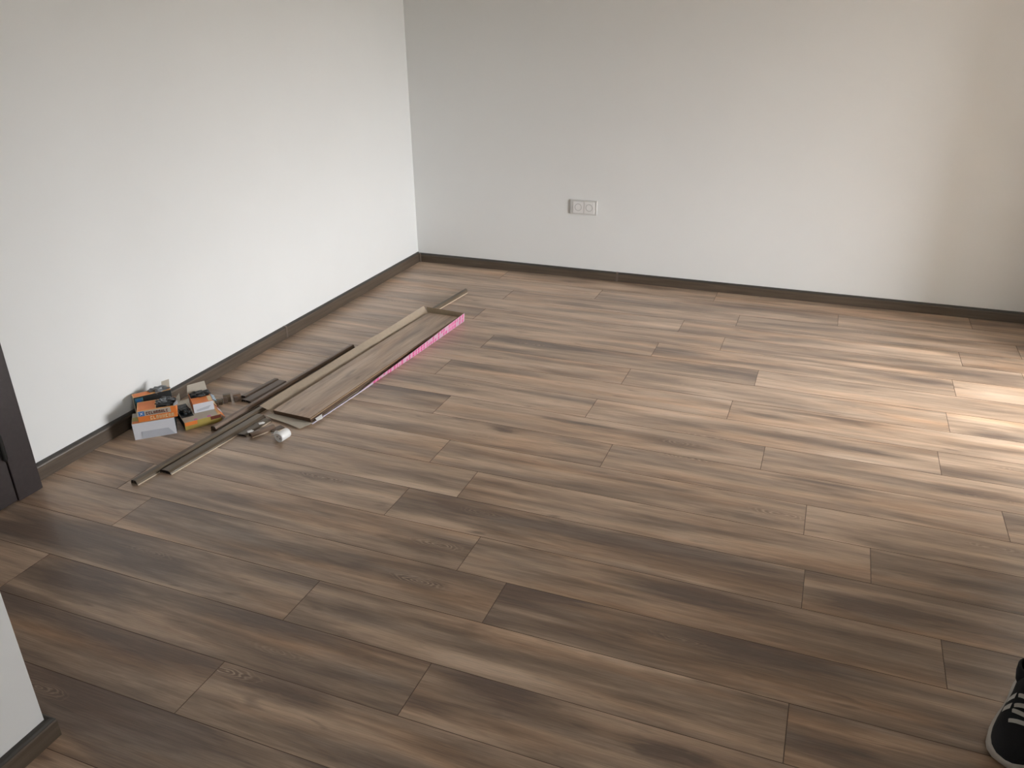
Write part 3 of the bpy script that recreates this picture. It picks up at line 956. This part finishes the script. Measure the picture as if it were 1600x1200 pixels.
def lettering(root, mat, x0, x1, z0, z1, n, seed, y=-0.0018):
    """a word too blurred to read: a run of uneven upright letter strokes"""
    bm = bmesh.new()
    q = random.Random(seed)
    w = (x1 - x0) / n
    for i in range(n):
        a = x0 + i * w
        add_box(bm, a, a + w * 0.28, y, y + 0.0008, z0, z1)
        kind = q.randint(0, 3)
        if kind in (0, 1):
            add_box(bm, a + w * 0.28, a + w * 0.72, y, y + 0.0008, z1 - (z1 - z0) * 0.28, z1)
        if kind in (1, 2):
            add_box(bm, a + w * 0.28, a + w * 0.72, y, y + 0.0008, z0, z0 + (z1 - z0) * 0.28)
        if kind in (0, 3):
            add_box(bm, a + w * 0.48, a + w * 0.72, y, y + 0.0008, z0, z1)
    return obj('lettering', bm, M[mat], root)

def crumple(root, name, mat, c, size, seed, amp=0.28, parent_label=None):
    """crumpled plastic: a squashed, faceted lump"""
    bm = bmesh.new()
    bmesh.ops.create_icosphere(bm, subdivisions=3, radius=1.0)
    q = random.Random(seed)
    ph = [q.uniform(0, 6.28) for _ in range(9)]
    for v in bm.verts:
        p_ = v.co
        k_ = 1 + amp * (math.sin(5 * p_.x + ph[0]) * math.sin(4 * p_.y + ph[1]) + 0.6 * math.sin(9 * p_.y + ph[2] + 3 * p_.z) + 0.4 * math.sin(13 * p_.x + ph[3] + 5 * p_.z))
        v.co = Vector((p_.x * size[0] * k_, p_.y * size[1] * k_, max(-0.9, p_.z * k_) * size[2])) + Vector(c)
    return obj(name, bm, M[mat], root)

A45 = math.atan2(0.111, 0.120)
# bottom carton of the left pile: white end towards the room
b1 = carton('carton', 'carton with a plain white end, bottom of the left pile', (0.096, -2.750), A45, 0.163, 0.105, 0.074, ('white_card', 'beige_card', 'blackcard', 'blackcard'))
front_rect(b1, 'fold_panel', 'grey_print', 0.030, 0.134, 0.002, 0.034, -0.0010)
patch(b1, 'fold_line', 'grey_print', [(0.134, -0.0010, 0.002), (0.156, -0.0010, 0.002), (0.134, -0.0010, 0.034)])
top_rect(b1, 'yellow_print', 'yellow', 0.002, 0.030, 0.026, 0.060, 0.0748)
top_rect(b1, 'orange_print', 'orange', 0.002, 0.030, 0.002, 0.022, 0.0748)
# upper carton, orange front with cream lettering, torn open
b2 = carton('carton', 'torn open orange carton with cream lettering, lying on the white ended carton', (0.096 + 0.028 * math.cos(A45) - 0.004 * math.sin(A45) , -2.750 + 0.028 * math.sin(A45) + 0.004 * math.cos(A45)), A45, 0.150, 0.095, 0.050, ('orange', 'orange_pale', 'orange', 'blackcard'), 0.0745)
front_rect(b2, 'label_band', 'beige_card', 0.0, 0.128, 0.026, 0.049)
front_rect(b2, 'blue_emblem', 'blue', 0.006, 0.027, 0.027, 0.048, -0.0018)
patch(b2, 'emblem_star', 'white_card', [(0.010, -0.0026, 0.030), (0.017, -0.0026, 0.036), (0.023, -0.0026, 0.030), (0.019, -0.0026, 0.038), (0.023, -0.0026, 0.045), (0.016, -0.0026, 0.041), (0.010, -0.0026, 0.045), (0.014, -0.0026, 0.038)], 0.0005)
lettering(b2, 'dkred', 0.034, 0.120, 0.030, 0.043, 9, 3)
lettering(b2, 'cream', 0.046, 0.140, 0.006, 0.021, 8, 4)
top_rect(b2, 'orange_panel', 'orange', 0.004, 0.070, 0.006, 0.086, 0.0506)
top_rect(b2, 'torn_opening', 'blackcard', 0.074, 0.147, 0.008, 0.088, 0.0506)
crumple(b2, 'clip_bag', 'bag', (0.112, 0.042, 0.058), (0.036, 0.030, 0.016), 7)
crumple(b2, 'grey_film', 'baggrey', (0.100, 0.030, 0.066), (0.026, 0.013, 0.010), 9)
patch(b2, 'raised_flap', 'beige_card', [(0.151, 0.010, 0.046), (0.170, 0.018, 0.066), (0.168, 0.066, 0.074), (0.150, 0.084, 0.048)])
patch(b2, 'corner_flap', 'white_card', [(0.140, 0.000, 0.050), (0.160, -0.006, 0.060), (0.158, 0.022, 0.066), (0.140, 0.020, 0.052)])
# carton behind, against the wall
p3 = (0.096 - 0.108 * math.sin(A45) + 0.0, -2.750 + 0.108 * math.cos(A45))
b3c = carton('carton', 'orange topped carton with a blue label, hindmost of the left pile against the wall', (0.030, -2.655), math.radians(54), 0.150, 0.042, 0.140, ('blackcard', 'orange_pale', 'beige_card', 'beige_card'))
top_rect(b3c, 'orange_panel', 'orange', 0.004, 0.070, 0.004, 0.038, 0.1406)
front_rect(b3c, 'blue_label', 'teal', 0.004, 0.036, 0.100, 0.134)
front_rect(b3c, 'blue_spot', 'blue', 0.010, 0.028, 0.106, 0.128, -0.0018)
front_rect(b3c, 'red_band', 'dkred', 0.008, 0.050, 0.066, 0.098)
crumple(b3c, 'dark_bag', 'baggrey', (0.108, 0.024, 0.142), (0.036, 0.020, 0.013), 12)
patch(b3c, 'raised_flap', 'beige_card', [(0.120, 0.040, 0.132), (0.152, 0.040, 0.132), (0.158, 0.052, 0.168), (0.126, 0.052, 0.164)])

# right pile: flat opened carton, grey-beige top
A2 = math.atan2(0.126, 0.089)
b4c = carton('carton', 'flat opened carton with a beige top and mustard front, bottom of the right pile', (0.233, -2.609), A2, 0.152, 0.235, 0.036, ('yellow', 'beige_card', 'orange', 'blackcard'))
front_rect(b4c, 'orange_print', 'orange', 0.002, 0.052, 0.019, 0.035)
front_rect(b4c, 'red_print', 'dkred', 0.108, 0.151, 0.020, 0.035, -0.0009)
for x_, w_ in ((0.040, 0.017), (0.095, 0.018)):
    patch(b4c, 'pink_spot', 'magenta', [(x_, 0.001, 0.0368), (x_ + w_, 0.001, 0.0368), (x_ + w_ * 0.8, 0.014, 0.0368), (x_ + w_ * 0.2, 0.014, 0.0368)], 0.0006)
patch(b4c, 'orange_edge', 'orange_pale', [(0.141, 0.002, 0.0368), (0.151, 0.002, 0.0368), (0.151, 0.230, 0.0368), (0.141, 0.230, 0.0368)], 0.0006)
# open side flap at the right with its coloured print
sf = patch(b4c, 'side_flap', 'orange', [(0.153, 0.002, 0.035), (0.170, 0.004, 0.012), (0.170, 0.225, 0.012), (0.153, 0.230, 0.035)], 0.0010)
def on_flap(t0, t1, y0, y1):
    o = 0.0009
    P = lambda t, y: (0.153 + 0.017 * t + o, y, 0.035 - 0.023 * t + o)
    return [P(t0, y0), P(t1, y0), P(t1, y1), P(t0, y1)]
patch(sf, 'grey_print', 'grey_print', on_flap(0.05, 0.95, 0.052, 0.088), 0.0005)
patch(sf, 'red_print', 'dkred', on_flap(0.0, 1.0, 0.105, 0.128), 0.0005)
patch(sf, 'cream_print', 'cream', on_flap(0.0, 0.95, 0.140, 0.200), 0.0005)
# small white-ended carton on it, open at the back
bx = Vector((0.233, -2.609)) + Matrix.Rotation(A2, 2) @ Vector((0.058, 0.066))
b5 = carton('carton', 'small open carton with a white end and orange lid, on top of the right pile', (bx.x, bx.y), math.radians(50), 0.084, 0.125, 0.042, ('white_card', 'orange', 'beige_card', 'dkred'), 0.0370)
patch(b5, 'fold_panel', 'grey_print', [(0.012, -0.0010, 0.006), (0.060, -0.0010, 0.010), (0.072, -0.0010, 0.024), (0.012, -0.0010, 0.014)])
patch(b5, 'left_print', 'orange', [(-0.0009, 0.08, 0.004), (-0.0009, 0.004, 0.004), (-0.0009, 0.004, 0.038), (-0.0009, 0.08, 0.038)], 0.0006)
top_rect(b5, 'cream_corner', 'cream', 0.066, 0.082, 0.006, 0.060, 0.0426)
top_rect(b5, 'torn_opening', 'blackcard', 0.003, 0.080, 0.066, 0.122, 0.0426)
crumple(b5, 'clip_bag', 'bag', (0.045, 0.086, 0.047), (0.038, 0.022, 0.013), 21, 0.22)
patch(b5, 'raised_flap', 'beige_card', [(-0.004, 0.122, 0.040), (0.082, 0.124, 0.040), (0.078, 0.140, 0.082), (0.004, 0.136, 0.078)])
rf = patch(b5, 'side_label', 'blue', [(0.0850, 0.012, 0.002), (0.0850, 0.075, 0.002), (0.0850, 0.075, 0.040), (0.0850, 0.012, 0.040)], 0.0006)
sl = patch(b5, 'side_flap', 'teal', [(0.084, 0.010, 0.042), (0.100, 0.012, 0.030), (0.100, 0.080, 0.030), (0.084, 0.082, 0.042)])
for yy in (0.022, 0.042, 0.062):
    patch(sl, 'white_mark', 'white_card', [(0.0870, yy, 0.0412), (0.0985, yy, 0.0326), (0.0985, yy + 0.009, 0.0326), (0.0870, yy + 0.009, 0.0412)], 0.0005)
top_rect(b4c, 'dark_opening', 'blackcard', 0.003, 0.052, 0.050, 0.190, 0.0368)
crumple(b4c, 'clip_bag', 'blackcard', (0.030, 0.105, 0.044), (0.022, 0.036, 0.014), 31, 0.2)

# ================================================================ PERSON at the right edge
person = empty('person', (3.36, -3.07, 0.0))
tag(person, 'person in black trousers and black lace-up trainers with white soles, standing at the right edge', 'person')

def skin_body(name, pts, edges, mat, root_i=0, sub=2):
    me = bpy.data.meshes.new(name)
    me.from_pydata([p_[0] for p_ in pts], edges, [])
    me.update()
    o = bpy.data.objects.new(name, me)
    COL.objects.link(o)
    o.parent = person
    md = o.modifiers.new('skin', 'SKIN')
    md.use_smooth_shade = True
    for i, p_ in enumerate(pts):
        sv = me.skin_vertices[0].data[i]
        sv.radius = p_[1] if isinstance(p_[1], tuple) else (p_[1], p_[1])
        sv.use_root = (i == root_i)
    sb = o.modifiers.new('subsurf', 'SUBSURF')
    sb.levels = sub; sb.render_levels = sub
    me.materials.append(mat)
    return o

# person-local frame: x to image right, -y towards the camera; feet slightly apart
FX = -0.095
body_pts = [((0.03, 0.02, 0.98), (0.155, 0.11)),
            ((0.03, 0.02, 1.14), (0.14, 0.10)), ((0.03, 0.02, 1.32), (0.17, 0.11)), ((0.03, 0.03, 1.45), (0.11, 0.08)),
            ((0.03, 0.03, 1.52), (0.055, 0.06)), ((0.03, 0.01, 1.60), (0.068, 0.082)), ((0.03, 0.01, 1.70), (0.072, 0.088)), ((0.03, 0.02, 1.745), (0.045, 0.055)),
            ((-0.15, 0.03, 1.42), 0.052), ((-0.195, 0.05, 1.18), 0.040), ((-0.185, -0.02, 0.96), 0.027), ((-0.18, -0.03, 0.89), (0.018, 0.038)),
            ((0.21, 0.03, 1.42), 0.052), ((0.255, 0.05, 1.18), 0.040), ((0.245, -0.02, 0.96), 0.027), ((0.24, -0.03, 0.89), (0.018, 0.038)),
            ((-0.055, 0.02, 0.88), 0.090), ((-0.075, 0.01, 0.50), 0.060), ((-0.090, 0.03, 0.13), 0.036),
            ((0.115, 0.02, 0.88), 0.090), ((0.130, 0.00, 0.50), 0.060), ((0.145, 0.03, 0.13), 0.036)]
body_edges = [(0, 1), (1, 2), (2, 3), (3, 4), (4, 5), (5, 6), (6, 7), (3, 8), (8, 9), (9, 10), (10, 11), (3, 12), (12, 13), (13, 14), (14, 15),
              (0, 16), (16, 17), (17, 18), (0, 19), (19, 20), (20, 21)]
skin_body('body', body_pts, body_edges, M['skin'])
jp = [((0.03, 0.02, 0.86), (0.195, 0.15)), ((0.03, 0.02, 1.14), (0.160, 0.12)), ((0.03, 0.02, 1.32), (0.190, 0.13)), ((0.03, 0.03, 1.45), (0.140, 0.105)), ((0.03, 0.03, 1.51), (0.075, 0.078)),
      ((-0.15, 0.03, 1.42), 0.075), ((-0.195, 0.05, 1.18), 0.054), ((-0.186, -0.015, 0.97), 0.040),
      ((0.21, 0.03, 1.42), 0.075), ((0.255, 0.05, 1.18), 0.054), ((0.246, -0.015, 0.97), 0.040)]
skin_body('jumper', jp, [(0, 1), (1, 2), (2, 3), (3, 4), (3, 5), (5, 6), (6, 7), (3, 8), (8, 9), (9, 10)], M['jumper'])
tp = [((0.03, 0.02, 1.06), (0.160, 0.12)), ((0.03, 0.02, 0.93), (0.165, 0.12)), ((-0.055, 0.02, 0.85), 0.102), ((-0.075, 0.01, 0.50), 0.074), ((-0.076, 0.032, 0.145), 0.052), ((-0.080, 0.032, 0.085), 0.053),
      ((0.115, 0.02, 0.85), 0.102), ((0.130, 0.00, 0.50), 0.074), ((0.145, 0.035, 0.145), 0.050), ((0.145, 0.04, 0.09), 0.050)]
skin_body('trousers', tp, [(0, 1), (1, 2), (2, 3), (3, 4), (4, 5), (1, 6), (6, 7), (7, 8), (8, 9)], M['trouser'])
for hx, sg in ((-0.18, -1), (0.24, 1)):
    for k_, (dy, ln) in enumerate(((-0.030, 0.060), (-0.011, 0.074), (0.009, 0.070), (0.028, 0.056))):
        skin_body('finger', [((hx, -0.03 + dy * 0.8, 0.905), 0.009), ((hx, -0.032 + dy, 0.865), 0.009), ((hx - 0.004 * sg, -0.036 + dy, 0.865 - ln * 0.55), 0.008), ((hx - 0.016 * sg, -0.038 + dy, 0.865 - ln), 0.0065)],
                  [(0, 1), (1, 2), (2, 3)], M['skin'], 0, 1)
    skin_body('thumb', [((hx, -0.045, 0.93), 0.010), ((hx - 0.008 * sg, -0.078, 0.895), 0.010), ((hx - 0.014 * sg, -0.086, 0.855), 0.0075)], [(0, 1), (1, 2)], M['skin'], 0, 1)
bm = bmesh.new(); bmesh.ops.create_icosphere(bm, subdivisions=3, radius=1.0)
for v in bm.verts:
    p_ = v.co
    fwd = max(0.0, -p_.y)
    lift = 0.55 * fwd if p_.z < 0.35 else 0
    v.co = Vector((0.03 + p_.x * 0.083, 0.028 + p_.y * 0.098 + lift * 0.09, 1.685 + p_.z * 0.090 + (0.03 * fwd if p_.z < 0.3 else 0)))
obj('hair', bm, M['hair'], person, smooth=True)
bm = bmesh.new()
add_prism(bm, [(-0.012, 0.0), (0.012, 0.0), (0.004, 0.045), (-0.004, 0.045)], -0.024, 0.0)
bmesh.ops.transform(bm, matrix=Matrix.Translation((0.03, -0.066, 1.60)), verts=bm.verts)
obj('nose', bm, M['skin'], person, smooth=True)
for s_ in (-1, 1):
    bm = bmesh.new(); bmesh.ops.create_uvsphere(bm, u_segments=12, v_segments=8, radius=0.011)
    obj('eye', bm, M['eye'], person, (0.03 + s_ * 0.030, -0.064, 1.642), smooth=True)
    bm = bmesh.new(); bmesh.ops.create_icosphere(bm, subdivisions=2, radius=1.0)
    for v in bm.verts:
        v.co = Vector((v.co.x * 0.008, v.co.y * 0.016, v.co.z * 0.028))
    obj('ear', bm, M['skin'], person, (0.03 + s_ * 0.074, 0.015, 1.63), smooth=True)
bm = bmesh.new()
add_box(bm, 0.008, 0.052, -0.078, -0.066, 1.572, 1.580, 0, 0.003)
obj('mouth', bm, M['dkred'], person)

def shoe(heel, toe, flip=1):
    """trainer; local +x runs heel to toe, z up"""
    v = Vector((toe[0] - heel[0], toe[1] - heel[1]))
    ang = math.atan2(v.y, v.x)
    Ls = v.length
    st = [  # s, half width, side height, crown height
        (0.00, 0.016, 0.060, 0.062), (0.03, 0.029, 0.075, 0.078), (0.10, 0.034, 0.082, 0.086), (0.20, 0.035, 0.080, 0.098), (0.32, 0.036, 0.066, 0.112),
        (0.42, 0.039, 0.058, 0.106), (0.52, 0.044, 0.050, 0.092), (0.62, 0.048, 0.044, 0.078), (0.72, 0.050, 0.040, 0.066), (0.82, 0.048, 0.036, 0.056),
        (0.90, 0.041, 0.032, 0.048), (0.96, 0.029, 0.028, 0.040), (0.995, 0.010, 0.026, 0.030)]
    root = bpy.data.objects.new('shoe', None)
    COL.objects.link(root)
    root.parent = person
    root.location = (heel[0] - person.location.x, heel[1] - person.location.y, 0)
    root.rotation_euler = (0, 0, ang)
    # sole
    bm = bmesh.new()
    outl = [(s_, w_ + 0.006) for s_, w_, a_, b_ in st]
    ring = [(-0.006, 0.0)] + [(s_ * Ls, w_) for s_, w_ in outl] + [(Ls + 0.004, 0.0)] + [(s_ * Ls, -w_) for s_, w_ in reversed(outl)]
    lv = []
    for (z, k_) in ((0.0, 0.94), (0.006, 1.0), (0.024, 1.01), (0.029, 0.97)):
        cx = Ls * 0.5
        lv.append([bm.verts.new((cx + (x - cx) * (1 + (k_ - 1) * 0.4), y * k_, z + (0.010 * max(0, x / Ls - 0.85) / 0.15 if z < 0.02 else 0.0))) for x, y in ring])
    n = len(ring)
    for a_, b_ in zip(lv[:-1], lv[1:]):
        for i in range(n):
            j = (i + 1) % n
            bm.faces.new((a_[j], a_[i], b_[i], b_[j]))
    bm.faces.new(lv[0]); bm.faces.new(list(reversed(lv[-1])))
    bmesh.ops.recalc_face_normals(bm, faces=bm.faces)
    obj('sole', bm, M['rubber'], root, smooth=True)
    # upper
    def P(s_, th, off=0.0):
        for (a, b_) in zip(st[:-1], st[1:]):
            if a[0] <= s_ <= b_[0]:
                t = (s_ - a[0]) / (b_[0] - a[0])
                w_ = a[1] + (b_[1] - a[1]) * t; h1 = a[3] + (b_[3] - a[3]) * t
                break
        else:
            w_, h1 = st[-1][1], st[-1][3]
        c, s2 = math.cos(th), math.sin(th)
        ex = 0.75
        y = (w_ + off) * math.copysign(abs(c) ** ex, c)
        z = 0.024 + (h1 - 0.024 + off) * abs(s2) ** 0.8
        return Vector((s_ * Ls, y, z))
    bm = bmesh.new()
    S_ = [i / 30 * 0.995 for i in range(31)]
    T_ = [PI * i / 16 for i in range(17)]
    g = [[bm.verts.new(P(s_, t)) for t in T_] for s_ in S_]
    for i in range(30):
        for j in range(16):
            bm.faces.new((g[i][j], g[i + 1][j], g[i + 1][j + 1], g[i][j + 1]))
    bm.faces.new([v_ for v_ in g[0]]); bm.faces.new(list(reversed(g[-1])))
    bmesh.ops.recalc_face_normals(bm, faces=bm.faces)
    obj('upper', bm, M['shoe'], root, smooth=True)
    # ankle collar
    bm = bmesh.new()
    add_lathe(bm, [(0.040, 0.066), (0.043, 0.085), (0.043, 0.108), (0.038, 0.112), (0.034, 0.106)], (0.17 * Ls, 0, 0), (0, 0, 1), 24)
    obj('collar', bm, M['shoe'], root, smooth=True)
    # laces over the instep
    for i, s_ in enumerate((0.50, 0.565, 0.63, 0.695)):
        bm = bmesh.new()
        rows = []
        for k_ in range(9):
            th = PI * (0.38 + 0.24 * k_ / 8)
            sk = (0.030 if i % 2 else -0.012) * (k_ / 8 - 0.5)
            rows.append([bm.verts.new(P(s_ + sk - 0.017, th, 0.0015)), bm.verts.new(P(s_ + sk, th, 0.0050)), bm.verts.new(P(s_ + sk + 0.017, th, 0.0015))])
        for k_ in range(8):
            for m_ in range(2):
                bm.faces.new((rows[k_][m_], rows[k_][m_ + 1], rows[k_ + 1][m_ + 1], rows[k_ + 1][m_]))
        bmesh.ops.recalc_face_normals(bm, faces=bm.faces)
        obj('lace', bm, M['lace'], root, smooth=True)
    # white side stripes below the lacing, both sides
    for sg in (0, 1):
        for s_ in (0.49, 0.58):
            bm = bmesh.new()
            rows = []
            for k_ in range(6):
                t = k_ / 5
                th = PI * (0.33 - 0.13 * t)
                if sg: th = PI - th
                rows.append([bm.verts.new(P(s_ - 0.02 + 0.02 * t, th, 0.0016)), bm.verts.new(P(s_ + 0.03 + 0.02 * t, th, 0.0016))])
            for k_ in range(5):
                bm.faces.new((rows[k_][0], rows[k_][1], rows[k_ + 1][1], rows[k_ + 1][0]))
            bmesh.ops.recalc_face_normals(bm, faces=bm.faces)
            obj('side_stripe', bm, M['lace'], root)
    return root
shoe((3.283, -2.995), (3.185, -3.292))
shoe((3.520, -3.030), (3.560, -3.330))
